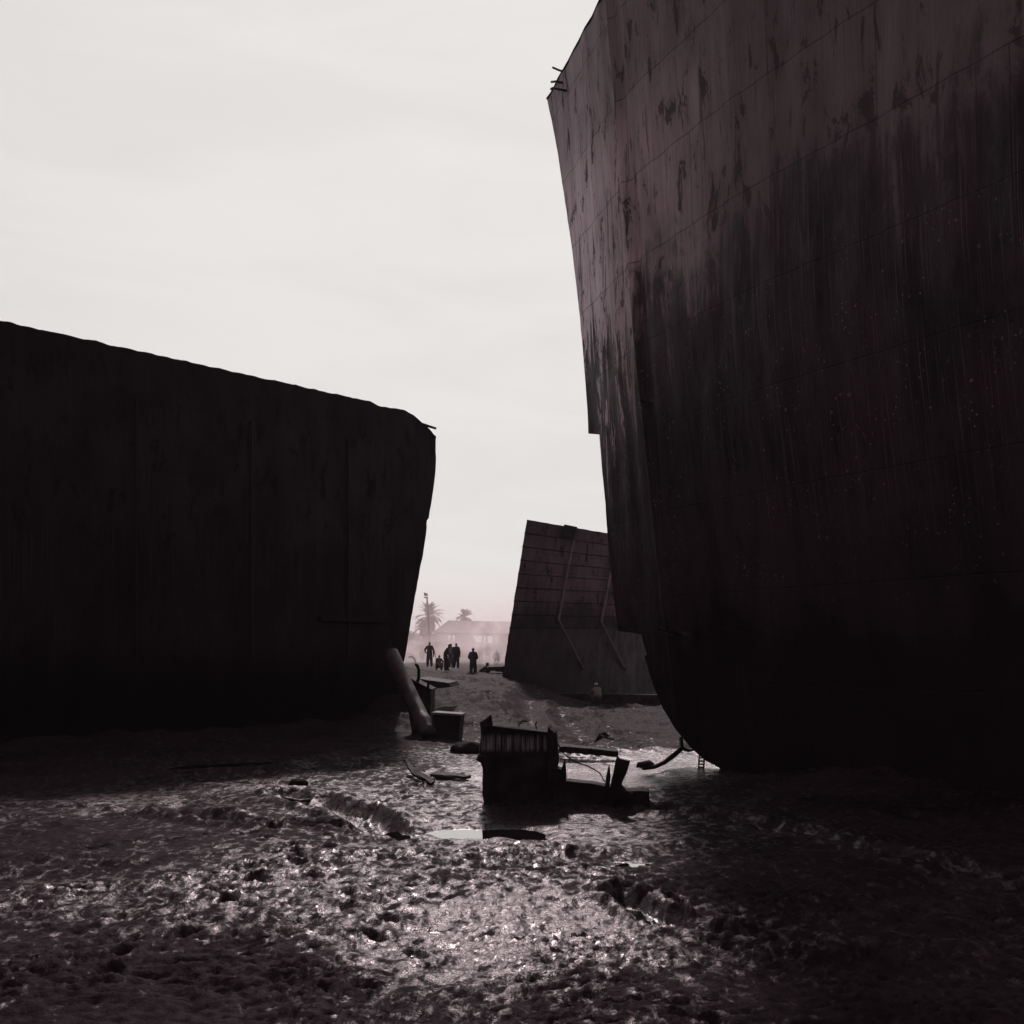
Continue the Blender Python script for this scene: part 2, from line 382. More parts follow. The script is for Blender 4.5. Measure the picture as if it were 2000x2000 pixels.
def bar_bm(bm, a, b, w, h):
    a, b = Vector(a), Vector(b); t = (b-a); q = t.to_track_quat('Y', 'Z').to_matrix()
    box_bm(bm, (a+b)/2, (w, t.length, h), q)

# ------------------------------------------------------------------ right ship bow
def build_bow():
    root = empty('ship_bow', (5.3, 28.7, 0))
    tag(root, 'towering beached ship bow with raked stem and streaked paint, on the right', 'ship')
    inv = root.location.copy()
    F0 = Vector((5.3, 28.7)); c = Vector((.494, -.869)).normalized(); n = Vector((-c.y*-1, -c.x)) if False else Vector((-.869, -.494)).normalized()
    prof = [(1070, 193), (1080, 240), (1090, 292), (1100, 358), (1110, 425), (1119, 485), (1126, 545), (1134, 615), (1140, 680), (1145, 745), (1149, 800), (1151, 847),
            (1177, 849), (1180, 920), (1184, 985), (1190, 1075), (1198, 1150), (1208, 1232), (1257, 1239), (1261, 1262), (1266, 1279), (1260, 1281), (1268, 1310), (1278, 1342), (1296, 1384), (1318, 1421), (1348, 1459), (1378, 1485), (1406, 1500)]
    def hitc(p):
        k = (p[0]-1000)/FPX; t = (k*F0.y - F0.x)/(c.x - k*c.y); y = F0.y + t*c.y
        return CAMH - (p[1]-HY)/FPX*y, t
    sz = sorted(hitc(p) for p in prof); zs = [a for a, b in sz]; ts = [b for a, b in sz]
    ztop = zs[-1]
    zrow = sorted(set([-.8, -.4] + [round(v, 3) for v in np.linspace(zs[0], ztop, 130)] + [v for v in zs]))
    def stem(z): return float(np.interp(z, zs, ts)) + .018*float(perlin(z*3.1, 2.2, 3))
    ctl = sorted(hitc(p) for p in [(1070, 193), (1098, 345), (1126, 545), (1146, 740), (1168, 900), (1196, 1100), (1222, 1200), (1250, 1262), (1282, 1345), (1318, 1421), (1355, 1466), (1406, 1500)])
    cz = [a for a, b in ctl]; ct = [b for a, b in ctl]
    def brd(q, z, t):
        q = max(t - float(np.interp(z, cz, ct)), .12)
        tc = -1.65 - .85*float(sm(8, 20, z)); qc = max(.5, tc - float(np.interp(z, cz, ct)))
        b = .30*min(q, qc) + .115*min(max(q-qc, 0), 5) + .03*max(q-qc-5, 0)
        f = .45 + .55*float(sm(-1, 11, z))
        f *= math.sqrt(max(0, min(1, (z+.9)/2.2)))
        # welded rib running up the side and gentle dents between the frames
        k = t - tc
        rib = .10*math.exp(-(k/.10)**2) - .09*math.exp(-((k-.34)/.22)**2)
        dent = .03*float(fbm(t*.7, z*.45, 2, 60)) + .018*math.sin(t*5.2)*min(1, q)
        return b*f + (rib + dent)*min(1, q/.6)*f
    CUT = .62
    def point(q, z, side):
        t = stem(z) + q; b = brd(q, z, t)*side
        return Vector((F0.x + t*c.x + b*n.x, F0.y + t*c.y + b*n.y, z)), t
    def qend(z, side):
        lo, hi = 0, 40
        for _ in range(30):
            m = (lo+hi)/2; p, _t = point(m, z, side)
            if p.x/max(p.y, .1) < CUT: lo = m
            else: hi = m
        return lo + .45*float(perlin(z*.23, 7.7, 4)) + .10*float(np.round(4*perlin(z*.8, 3.7, 5)))/4 + .05*float(perlin(z*5.5, 1.7, 6))
    NQ = 210
    ends = {}
    for side, nm in ((1, 'hull_side'), (-1, 'hull_side')):
        rows, uvs = [], []
        for z in zrow:
            qe = qend(z, side); r, u = [], []
            for i in range(NQ):
                q = qe*(i/(NQ-1))**1.15; p, t = point(q, z, side); r.append(p - inv); u.append((t+20, z))
            rows.append(r); uvs.append(u)
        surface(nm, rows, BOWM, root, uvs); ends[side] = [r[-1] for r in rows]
        ends[(side, 'top')] = rows[-1]
    rows = [[a.lerp(b, k/8) for k in range(9)] for a, b in zip(ends[1], ends[-1])]
    surface('bulkhead', rows, DARK, root, [[(k, r[k].z) for k in range(9)] for r in rows], False)
    st = {}
    rows = [[point(0, z, 1)[0].lerp(point(0, z, -1)[0], k/2) - inv for k in range(3)] for z in zrow]
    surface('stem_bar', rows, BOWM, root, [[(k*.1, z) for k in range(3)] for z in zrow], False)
    top1, top2 = ends[(1, 'top')], ends[(-1, 'top')]
    rows = [[a.lerp(b, .12 + .76*k/6) - Vector((0, 0, .9)) for k in range(7)] for a, b in list(zip(top1, top2))[60:]]
    surface('deck', rows, DARK, root, None, False)
    bm = bmesh.new(); tube_bm(bm, [p for p in top1[::6]] + [top1[-1]], .03, 6); from_bm('gunwale', bm, DARK, root, True)
    for pts in ([(1106, 141), (1094, 138), (1080, 132)], [(1094, 161), (1086, 159), (1077, 160)], [(1084, 173), (1079, 172), (1076, 174)]):
        P = [at(a, b, 34.3 + .9*k*.4) - inv for k, (a, b) in enumerate(pts)]
        P[0] = at(pts[0][0]+22, pts[0][1]+4, 34.0) - inv
        tube('bent_rod', P, .035, DARK, root, 6)
    # broken plating hanging from the forefoot
    P = [at(1330, 1442, 30.0), at(1332, 1462, 29.6), at(1318, 1474, 29.2), at(1298, 1489, 28.6), at(1278, 1498, 28.0), at(1256, 1502, 27.4)]
    tube('torn_pipe', [p - inv for p in P], [.05, .06, .07, .06, .05, .035], DARK, root, 7)
    tube('torn_pipe', [p - inv for p in (at(1333, 1462, 29.7), at(1345, 1466, 29.7), at(1360, 1464, 29.6))], [.05, .045, .02], DARK, root, 7)
    bm = bmesh.new()
    a, b = at(1372, 1462, 29.3) - inv, at(1369, 1505, 28.9) - inv
    for s in (-1, 1): bar_bm(bm, a + Vector((.065*s, 0, 0)), b + Vector((.065*s, 0, 0)), .04, .03)
    for k in range(8): bar_bm(bm, a.lerp(b, k/7) + Vector((-.06, 0, 0)), a.lerp(b, k/7) + Vector((.06, 0, 0)), .03, .035)
    from_bm('perforated_strap', bm, DARK, root)
build_bow()

# ------------------------------------------------------------------ left ship
def build_left():
    T = Vector((-3.05, 44.7)); e = Vector((-.711, -.703)).normalized(); e2 = Vector((-.94, -.34)).normalized()
    root = empty('ship_hull', (T.x, T.y, 0)); inv = root.location.copy()
    tag(root, 'black silhouetted ship hull on the left with a sloping rail and chipped raked end', 'ship')
    def hit(px, py):
        k = (px-1000)/FPX; t = (k*T.y - T.x)/(e.x - k*e.y); y = T.y + t*e.y
        return t, CAMH - (py-HY)/FPX*y
    right = [hit(*p) for p in [(851, 852), (850, 880), (843, 940), (836, 988), (831, 990), (834, 1000), (826, 1060), (814, 1140), (803, 1205), (793, 1265), (787, 1300), (797, 1350), (813, 1400), (832, 1440)]]
    right.sort(key=lambda a: a[1]); rz = [a[1] for a in right]; rk = [a[0] for a in right]
    topl = [hit(*p) for p in [(851, 852), (838, 838), (822, 822), (806, 808), (790, 801), (770, 797), (740, 793), (722, 784), (690, 777), (600, 757), (560, 748), (500, 736), (400, 713), (275, 686), (-400, 539)]]
    topl.sort(); tk = [a[0] for a in topl]; tz = [a[1] for a in topl]
    def ztop(k): return float(np.interp(k, tk, tz)) + .05*float(perlin(k*2.3, 4.4, 2)) + .02*float(perlin(k*9, 1.4, 2))
    CUT = -.62
    def wall(dirv, out, sign):
        rows, uvs, ends = [], [], []
        kend = (CUT*T.y - T.x)/(dirv.x - CUT*dirv.y)
        nv, nk = 90, 170
        for j in range(nv+1):
            v = j/nv; zz = -1 + v*(12.6+1)
            ks = float(np.interp(zz, rz, rk)) + .03*float(perlin(zz*2.5, .3, 1))
            ke = kend + .35*float(perlin(zz*.3, 5.1, 8)) + .12*float(np.round(3*perlin(zz*.9, 5.1, 8)))/3 + .04*float(perlin(zz*6, 5.1, 8))
            r, u = [], []
            for i in range(nk+1):
                k = ks + (ke-ks)*i/nk; z = -1 + v*(ztop(k if sign > 0 else k*kend_ratio)+1)
                bil = .9*float(sm(3.2, -.6, z))*min(1, k/2)
                rel = .02*math.sin(k*4.6) + .05*float(fbm(k*.5, z*.4, 2, 71))
                p = T + dirv*k + out*(rel - bil)
                r.append(Vector((p.x, p.y, z)) - inv); u.append((k, z))
            rows.append(r); uvs.append(u)
        return rows, uvs
    kend_ratio = 1.05
    nrm = Vector((-e.y, e.x)); nrm = nrm if nrm.y < 0 else -nrm
    nr2 = Vector((-e2.y, e2.x)); nr2 = nr2 if nr2.y > 0 else -nr2
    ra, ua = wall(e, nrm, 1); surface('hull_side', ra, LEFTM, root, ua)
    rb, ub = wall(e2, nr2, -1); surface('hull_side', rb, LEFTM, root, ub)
    rows = [[a[-1].lerp(b[-1], k/6) for k in range(7)] for a, b in zip(ra, rb)]
    surface('bulkhead', rows, DARK, root, None, False)
    rows = [[a[0].lerp(b[0], k/2) for k in range(3)] for a, b in zip(ra, rb)]
    surface('stem_plate', rows, DARK, root, None, False)
    rows = [[a.lerp(b, k/6) - Vector((0, 0, .5)) for k in range(7)] for a, b in zip(ra[-1], rb[-1])]
    surface('deck', rows, DARK, root, None, False)
    d = 44.3
    tube('bent_rod', [at(800, 822, d) - inv, at(826, 829, d) - inv, at(852, 837, d) - inv], [.06, .06, .045], DARK, root, 6)
    # rubbing strake and frames faintly seen on the side
    def on(k, z, o=.06): p = T + e*k + nrm*o; return Vector((p.x, p.y, z)) - inv
    for k in (4.3, 8.4, 12.6):
        bm = bmesh.new(); bar_bm(bm, on(k, 2.7), on(k, ztop(k)-1.6), .10, .07); from_bm('rib', bm, LEFTM, root)
    bm = bmesh.new(); bar_bm(bm, on(2.4, 4.1, .1), on(5.6, 4.15, .1), .22, .12); from_bm('rubbing_strake', bm, LEFTM, root)
build_left()

# pipe and scrap at the end of the left hull
bm = bmesh.new()
pa, pb = at(764, 1277, 40.4), at(838, 1434, 37.0)
dirp = (pb-pa).normalized(); N = 26
pts = [pa.lerp(pb, k/N) + Vector((0, 0, -.05*math.sin(math.pi*k/N))) for k in range(N+1)]
tube_bm(bm, pts, [.27 + (.03 if k in (22, 23) else 0) + .006*random.random() for k in range(N+1)], 24)
po = from_bm('steel_pipe', bm, PIPEM, None, True)
tag(po, 'long thick steel pipe leaning down from the black left hull into the mud', 'pipe')
def scrap_box(name, poly, d, depth, label, cat, mat=RUST, extra=None, rough=.012):
    r = empty(name, tuple(at(poly[0][0], poly[0][1], d).xy) + (0,)); o = r.location.copy()
    P = [at(a, b, d) - o for a, b in poly]; prism('shell', P, depth, mat, r, .02, rough)
    if extra: extra(r, o)
    return tag(r, label, cat)
def ex1(r, o):
    tube('bent_rod', [at(815, 1334, 39.5)-o, at(818, 1322, 39.5)-o, at(818, 1308, 39.5)-o, at(815, 1300, 39.5)-o, at(811, 1297, 39.5)-o], .055, DARK, r, 7)
    tube('post', [at(836, 1346, 39.5)-o, at(837, 1329, 39.5)-o], .05, DARK, r, 6)
    prism('lid_plate', [at(797, 1322, 39.4)-o, at(822, 1336, 39.4)-o, at(843, 1346, 39.4)-o, at(843, 1349, 39.4)-o, at(797, 1328, 39.4)-o], (.1, 1.0, .02), RUST, r, .01)
scrap_box('scrap_tank', [(800, 1326), (841, 1348), (840, 1440), (806, 1440), (796, 1380)], 39.6, (.1, .9, 0), 'dark broken tank with a hooked rod standing behind the leaning pipe', 'scrap tank', RUST, ex1)
def ex2(r, o):
    prism('rim', [at(843, 1391, 37.1)-o, at(902, 1395, 37.1)-o, at(902, 1399, 37.1)-o, at(843, 1396, 37.1)-o], (.1, .95, 0), SEAMM, r, .01)
scrap_box('scrap_bin', [(845, 1397), (900, 1399), (897, 1425), (894, 1456), (848, 1458), (843, 1425)], 37.2, (.1, .8, 0), 'squat dark steel bin in the mud right of the leaning pipe', 'scrap bin', DARK, ex2)
def plate(name, poly, d, depth, label, cat, mat=DARK, dd=None, rough=.008):
    P = [at(a, b, d + (dd[i] if dd else 0)) for i, (a, b) in enumerate(poly)]
    o = prism(name, P, depth, mat, None, .008, rough); return tag(o, label, cat)
plate('fallen_slab', [(815, 1325), (840, 1329), (876, 1334), (880, 1342), (850, 1345), (815, 1340)], 46, (.3, 1.4, .05), 'long low slab lying on the mud bank behind the hooked rod', 'slab', RUST)

# ------------------------------------------------------------------ ship section in the middle distance
def build_mid():
    L0, R0 = at(1029, 1015, 66), at(1310, 1062, 80)
    L1, R1 = at(996, 1225, 65), at(1330, 1225, 76)
    L2, R2 = at(977, 1345, 64), at(1345, 1380, 63)
    L2.z = min(L2.z, .7); R2.z = -.4
    root = empty('ship_section', (L2.x + 3, 66, 0)); inv = root.location.copy()
    tag(root, 'leaning cut ship section with two bent stiffeners, in the gap left of the tall bow', 'ship section')
    back = Vector((1.6, 6.5, 0))
    def pt(u, v):                                   # v 0 at the foot, 1 at the knuckle, 2 at the rail
        p = (L2.lerp(R2, u)).lerp(L1.lerp(R1, u), v) if v < 1 else (L1.lerp(R1, u)).lerp(L0.lerp(R0, u), v-1)
        bow = .25*math.sin(math.pi*min(1, max(0, v/2)))
        return p + Vector((-.05, -1, 0))*bow*0
    rows, uvs = [], []
    for j in range(61):
        v = -.08 + 2.08*j/60; r, u = [], []
        for i in range(61):
            q = i/60; p = pt(q, v)
            p = p + Vector((0, .05*float(fbm(q*6, v*4, 2, 33)), .04*float(perlin(q*16, 3.3, 3)) if j == 60 else 0))
            if i == 0: p = p + Vector((.05*float(perlin(v*9, 1.2, 3)), 0, 0))
            r.append(p - inv); u.append((q*14, p.z))
        rows.append(r); uvs.append(u)
    surface('hull_side', rows, MIDM, root, uvs)
    brows = [[p + back for p in r] for r in rows]
    surface('hull_side', brows, MIDM, root, uvs)
    surface('cut_face', [[r[0].lerp(b[0], k/4) for k in range(5)] for r, b in zip(rows, brows)], DARK, root, None, False)
    surface('cut_face', [[r[-1].lerp(b[-1], k/4) for k in range(5)] for r, b in zip(rows, brows)], DARK, root, None, False)
    surface('deck', [[a.lerp(b, k/4) - Vector((0, 0, .3)) for k in range(5)] for a, b in zip(rows[-1], brows[-1])], DARK, root, None, False)
    off = Vector((-.02, -.05, 0))
    for k in range(1, 9):
        v = 2 - k*.1265*1.0; bm = bmesh.new()
        P = [pt(q/14, v) + off*.6 + Vector((0, 0, .02*float(perlin(q*.6, k*2.1, 5)))) - inv for q in range(15)]
        tube_bm(bm, P, .028, 5); from_bm('plate_lap', bm, MIDM, root, True)
    # stiffeners, each bent at the knuckle
    for up, kn, lo in (((1122, 1044), (1092, 1212), (1140, 1306)), ((1196, 1110), (1174, 1216), (1221, 1307))):
        def proj(px, py, guess):
            best = None
            for iu in range(0, 161):
                for iv in range(0, 81):
                    p = pt(iu/160, iv/40)
                    dx = p.x/p.y*FPX+1000-px; dy = HY-(p.z-CAMH)/p.y*FPX-py; s = dx*dx+dy*dy
                    if best is None or s < best[0]: best = (s, p)
            return best[1] + off*2 - inv
        a, b, c = proj(*up, 1), proj(*kn, 1), proj(*lo, 0)
        tube('stiffener', [a, a.lerp(b, .5), b, c], [.10, .11, .11, .10], SEAMM, root, 6)
    # plate welded over the rail
    P = [at(1102, 1024, 68.6) - inv, at(1127, 1029, 69.4) - inv, at(1122, 1052, 69.3) - inv, at(1097, 1047, 68.5) - inv]
    prism('rail_plate', P, (.05, .35, 0), MIDM, root, .01)
    P0, P1 = at(1090, 1360, 62.2) - inv, at(1345, 1364, 60.5) - inv
    bm = bmesh.new(); bar_bm(bm, P0 + Vector((0, 0, -.1)), P1 + Vector((0, 0, -.1)), .5, .55); from_bm('base_girder', bm, RUST, root)
build_mid()

# ------------------------------------------------------------------ wreckage in the middle of the mud
def build_wreck():
    d = 21.3; root = empty('wreck_block', (at(1010, 1560, d).x, d, 0)); inv = root.location.copy()
    tag(root, 'jagged torn block of hull plating with a low keel, in the central mud', 'wreckage')
    def P(lst, dd=0): return [at(a, b, d+dd) - inv for a, b in lst]
    DK = NT('wreck_steel'); co = DK.n('ShaderNodeTexCoord').outputs['Object']
    sp = DK.n('ShaderNodeSeparateXYZ', {'Vector': co}); z = sp.outputs[2]
    st = DK.noise(DK.map(co, (16, 4, .7)), 1, 5, .7); bl = DK.noise(co, 3, 5)
    band = DK.math('MULTIPLY', DK.rng(z, 1.05, 1.17), DK.rng(z, 1.46, 1.30))
    f = DK.math('MULTIPLY', band, DK.rng(st, .42, .66))
    col = DK.mix(DK.rng(bl, .35, .65), (.007, .0045, .006), (.018, .011, .0145)); col = DK.mix(f, col, (.17, .125, .135))
    M = DK.surf(col, .75, DK.bump(bl, .5, .03), spec=.05)
    # main box: front skin, side frame, interior block
    prism('tank_wall', P([(938, 1410), (958, 1417), (1000, 1420), (1050, 1428), (1070, 1431), (1072, 1480), (1074, 1600), (950, 1602), (941, 1550), (942, 1500), (935, 1480), (940, 1432)]), (.10, 1.1, 0), M, root, .02, .012)
    prism('corner_plate', P([(937, 1411), (947, 1405), (958, 1396), (961, 1419), (939, 1436)], -.06), (.02, .05, 0), M, root, .008, .006)
    prism('side_frame', P([(1070, 1418), (1075, 1425), (1086, 1432), (1088, 1470), (1090, 1497), (1085, 1500), (1086, 1600), (1069, 1600)], -.10), (.06, .9, 0), DARK, root, .015, .01)
    bm = bmesh.new(); bar_bm(bm, *[p + Vector((0, -.08, 0)) for p in P([(950, 1418), (1072, 1432)])], .12, .05); from_bm('rim', bm, M, root)
    tube('lug', P([(944, 1478), (934, 1477), (932, 1481), (940, 1486)], -.05), .045, DARK, root, 7)
    # low keel plate running right
    prism('keel_plate', P([(1080, 1500), (1096, 1503), (1103, 1525), (1140, 1529), (1178, 1535), (1196, 1538), (1213, 1536), (1219, 1543), (1232, 1545), (1268, 1546), (1271, 1578), (1248, 1582), (1222, 1582), (1200, 1592), (1166, 1594), (1168, 1572), (1120, 1570), (1080, 1590)], -.2), (.05, .45, 0), DARK, root, .012, .012)
    prism('spike_plate', P([(1095, 1508), (1099, 1494), (1103, 1481), (1105, 1524), (1100, 1528)], -.22), (.02, .06, 0), DARK, root, .004, .004)
    prism('spike_plate', P([(1180, 1540), (1184, 1515), (1189, 1493), (1191, 1515), (1189, 1540)], -.25), (.02, .06, 0), DARK, root, .004, .004)
    prism('upright_plate', P([(1204, 1478), (1208, 1482), (1229, 1487), (1222, 1510), (1212, 1532), (1206, 1556), (1196, 1580), (1184, 1580), (1192, 1535)], -.3), (.04, .14, 0), DARK, root, .008, .006)
    prism('fin_plate', P([(1209, 1525), (1213, 1520), (1214, 1534), (1222, 1544), (1236, 1549), (1236, 1560), (1204, 1560)], -.33), (.02, .08, 0), DARK, root, .006, .004)
    tube('bent_rod', P([(1012, 1426), (1014, 1414), (1021, 1408), (1030, 1409)], .3), .018, DARK, root, 6)
    tube('bent_rod', P([(1050, 1430), (1046, 1416), (1048, 1409)], .6), .016, DARK, root, 6)
    tube('cable', P([(1089, 1452), (1101, 1472), (1122, 1488), (1150, 1497), (1172, 1510), (1181, 1527)], -.1), .014, DARK, root, 6)
    tube('cable', P([(1075, 1590), (1120, 1596), (1150, 1588), (1166, 1597)], -.5), .02, DARK, root, 6)
    for a in (965, 995, 1030): prism('frame_bracket', P([(a, 1432), (a+3, 1432), (a+3, 1560), (a, 1560)], -.035), (.0, .04, 0), M, root, .004, .003)
build_wreck()

# smaller scrap in the mud
def flat(name, pts, thick, label, cat, mat=DARK, rough=.02):
    bm = bmesh.new(); base = [Vector(p) for p in pts]; n = []
    for a, b in zip(base, base[1:]+base[:1]):
        m = max(1, int((b-a).length/.15))
        for k in range(m): n.append(a.lerp(b, k/m) + (Vector([random.uniform(-rough, rough) for _ in range(3)]) if k else Vector()))
    lo = [bm.verts.new(p) for p in n]; hi = [bm.verts.new(p + Vector((0, .01, thick))) for p in n]
    bm.faces.new(hi); bm.faces.new(list(reversed(lo)))
    for i in range(len(lo)): bm.faces.new((lo[i], lo[(i+1) % len(lo)], hi[(i+1) % len(lo)], hi[i]))
    return tag(from_bm(name, bm, mat), label, cat)
g0 = lambda px, d, h=0: Vector(((px-1000)/FPX*d, d, gz((px-1000)/FPX*d, d) + h))
flat('scrap_plate', [g0(785, 27.2, .36), g0(803, 25.6, .12), g0(842, 24.6, .0), g0(850, 24.9, .06), g0(822, 25.6, .14)], .05, 'thin dark triangular plate rising out of the mud left of the wreck', 'scrap plate')
flat('mud_board', [g0(840, 25.8, .05), g0(905, 25.3, .04), g0(920, 25.6, .04), g0(855, 26.4, .08)], .06, 'narrow flat board in the mud beside the dark triangular plate', 'board', RUST)
flat('steel_beam', [g0(1092, 31.4, .18), g0(1207, 31.0, .1), g0(1207, 31.3, .12), g0(1092, 31.8, .2)], .16, 'long dark beam lying flat in the mud behind the wreck', 'beam')
flat('bent_strip', [g0(1160, 32.2, .2), g0(1178, 32.0, .5), g0(1200, 31.8, .46), g0(1182, 32.1, .60), g0(1170, 32.2, .46)], .04, 'small bent steel strip propped over the long flat beam', 'steel strip')
def lump(name, px, d, s, label, cat, mat, seed):
    bm = bmesh.new(); bmesh.ops.create_icosphere(bm, subdivisions=3, radius=1)
    for v in bm.verts:
        k = 1 + .35*float(perlin(v.co.x*1.6+seed, v.co.y*1.6+v.co.z, seed)) + .15*float(perlin(v.co.x*4+seed, v.co.z*4+v.co.y*3, seed+2))
        v.co = Vector((v.co.x*s[0], v.co.y*s[1], v.co.z*s[2]))*k
    o = from_bm(name, bm, mat, None, True); o.location = g0(px, d, s[2]*.25); return tag(o, label, cat)
lump('mud_clod', 583, 24.6, (.22, .16, .13), 'large dark clod on smooth mud in front of the black left hull', 'clod', MUD, 1)
lump('mud_clod', 880, 18.15, (.085, .08, .07), 'small round clod standing in the bright puddle', 'clod', MUD, 2)
lump('mud_clod', 1262, 29.4, (.22, .2, .14), 'rounded clod on the wet mud between the wreck and the tall bow', 'clod', MUD, 3)
lump('mud_clod', 915, 33.2, (.5, .35, .26), 'broad clod at the foot of the squat steel bin', 'clod', MUD, 4)
tube('steel_hoop', [g0(548, 22.6, -.02), g0(556, 22.6, .05), g0(568, 22.7, .10), g0(584, 22.8, .10), g0(606, 22.9, .02)], .035, PIPEM)
tag(bpy.data.objects['steel_hoop'], 'thin pale bent tube half sunk in the left mud', 'tube')

# ------------------------------------------------------------------ people
def person(px, d, label, pose='stand', rz=0, cap=None, shirt=0, h=1.72, z=None, group=None, hold=None):
    J = {'pel': (0, 0, .93, .13), 'spi': (0, .01, 1.14, .125), 'che': (0, 0, 1.34, .14), 'nek': (0, .0, 1.49, .058), 'hd0': (0, .02, 1.57, .083), 'hd1': (0, .015, 1.655, .082),
         'nos': (0, .115, 1.59, .018)}
    FAT = {'pel': 1.4, 'spi': 1.45, 'che': 1.45, 'nek': 1.2, 'sh': 1.45, 'el': 1.5, 'wr': 1.4, 'ha': 1.1, 'hi': 1.45, 'kn': 1.7, 'an': 1.95, 'to': 1.3}
    for s, n in ((-1, 'l'), (1, 'r')):
        J['sh'+n] = (.175*s, 0, 1.41, .066); J['el'+n] = (.245*s, -.02, 1.14, .05); J['wr'+n] = (.24*s, .08, .90, .036); J['ha'+n] = (.23*s, .12, .81, .036)
        J['hi'+n] = (.09*s, 0, .87, .098); J['kn'+n] = (.12*s, .03, .49, .07); J['an'+n] = (.14*s, -.02, .09, .05); J['to'+n] = (.155*s, .14, .045, .045)
    def mv(**k):
        for a, b in k.items(): J[a] = (*b, J[a][3])
    if pose == 'walk': mv(knl=(-.1, .16, .50), anl=(-.11, .14, .10), tol=(-.12, .29, .05), anr=(.12, -.22, .12), tor=(.13, -.08, .05), knr=(.1, -.02, .48))
    if pose == 'hips': mv(ell=(-.36, -.08, 1.16), wrl=(-.22, .06, 1.0), hal=(-.15, .10, .97), elr=(.36, -.08, 1.16), wrr=(.22, .06, 1.0), har=(.15, .10, .97))
    if pose == 'front': mv(ell=(-.27, -.02, 1.14), wrl=(-.12, .17, .99), hal=(-.04, .22, .96), elr=(.27, -.02, 1.14), wrr=(.12, .17, .99), har=(.04, .22, .97))
    if pose == 'lean': mv(che=(0, .10, 1.31), nek=(0, .17, 1.45), hd0=(0, .24, 1.52), hd1=(0, .26, 1.60), nos=(0, .345, 1.51), shl=(-.175, .12, 1.37), shr=(.175, .12, 1.37), ell=(-.24, .16, 1.10), elr=(.24, .16, 1.10), wrl=(-.2, .36, .98), wrr=(.2, .36, .98), hal=(-.17, .44, .95), har=(.17, .44, .95), knl=(-.1, .12, .5), anl=(-.11, .12, .09), tol=(-.12, .27, .05))
    if pose == 'carry': mv(elr=(.34, .02, 1.18), wrr=(.26, .18, 1.02), har=(.2, .24, .98), ell=(-.30, -.02, 1.12), wrl=(-.30, .06, .86), hal=(-.30, .08, .77))
    if pose == 'squat':
        mv(pel=(0, -.18, .32), spi=(0, -.12, .52), che=(0, .0, .70), nek=(0, .06, .84), hd0=(0, .11, .92), hd1=(0, .11, 1.0), nos=(0, .205, .93))
        for s, n in ((-1, 'l'), (1, 'r')):
            mv(**{'sh'+n: (.175*s, .02, .77), 'el'+n: (.25*s, .22, .60), 'wr'+n: (.16*s, .42, .46), 'ha'+n: (.12*s, .48, .38), 'hi'+n: (.1*s, -.15, .28), 'kn'+n: (.2*s, .24, .50), 'an'+n: (.17*s, .02, .09), 'to'+n: (.19*s, .18, .045)})
    if pose == 'reach':
        mv(pel=(0, -.2, .34), spi=(0, -.1, .52), che=(0, .1, .66), nek=(0, .2, .76), hd0=(0, .27, .82), hd1=(0, .29, .90), nos=(0, .37, .81))
        for s, n in ((-1, 'l'), (1, 'r')):
            mv(**{'sh'+n: (.175*s, .14, .70), 'el'+n: (.22*s, .38, .50), 'wr'+n: (.18*s, .58, .32), 'ha'+n: (.16*s, .66, .24), 'hi'+n: (.1*s, -.17, .30), 'kn'+n: (.22*s, .22, .48), 'an'+n: (.18*s, .0, .09), 'to'+n: (.2*s, .16, .045)})
    E = [('pel', 'spi'), ('spi', 'che'), ('che', 'nek'), ('nek', 'hd0')]
    for n in 'lr': E += [('che', 'sh'+n), ('sh'+n, 'el'+n), ('el'+n, 'wr'+n), ('wr'+n, 'ha'+n), ('pel', 'hi'+n), ('hi'+n, 'kn'+n), ('kn'+n, 'an'+n), ('an'+n, 'to'+n)]
    # short fingers and thumb
    for n, s in (('l', -1), ('r', 1)):
        hx, hy, hz, _ = J['ha'+n]; wx, wy, wz, _ = J['wr'+n]; dv = (Vector((hx, hy, hz)) - Vector((wx, wy, wz))).normalized()
        sd = dv.cross(Vector((0, 1, .2))).normalized()
        for k in range(4):
            q = Vector((hx, hy, hz)) + sd*(.022*(k-1.5)) + dv*(.075 + .012*(k in (1, 2))); J['f%d%s' % (k, n)] = (*q, .009); E.append(('ha'+n, 'f%d%s' % (k, n)))
        q = Vector((hx, hy, hz)) - sd*.05*s + dv*.03; J['th'+n] = (*q, .010); E.append(('ha'+n, 'th'+n))
    names = [a for a in J if a not in ('nos', 'hd1')]; idx = {a: i for i, a in enumerate(names)}; k = h/1.72
    me = bpy.data.meshes.new('body'); me.from_pydata([Vector(J[a][:3])*k for a in names], [(idx[a], idx[b]) for a, b in E], [])
    tmp = bpy.data.objects.new('tmp', me); COL.objects.link(tmp)
    md = tmp.modifiers.new('s', 'SKIN'); sl = me.skin_vertices[0].data if me.skin_vertices else None
    if sl is None:
        bm = bmesh.new(); bm.from_mesh(me); bm.verts.layers.skin.verify(); bm.to_mesh(me); bm.free(); sl = me.skin_vertices[0].data
    for a in names:
        r = J[a][3]*k*(FAT.get(a, FAT.get(a[:2], 1)) if a != 'hd0' else .85); wide = {'che': 1.2, 'spi': 1.15, 'pel': 1.2}.get(a, 1)
        sl[idx[a]].radius = (r*wide, r*(.82 if a in ('che', 'spi') else 1)); sl[idx[a]].use_root = (a == 'pel')
    ss = tmp.modifiers.new('u', 'SUBSURF'); ss.levels = 1; ss.render_levels = 1
    dg = bpy.context.evaluated_depsgraph_get(); dg.update()
    mesh = bpy.data.meshes.new_from_object(tmp.evaluated_get(dg)); bpy.data.objects.remove(tmp)
    mesh.name = 'person'
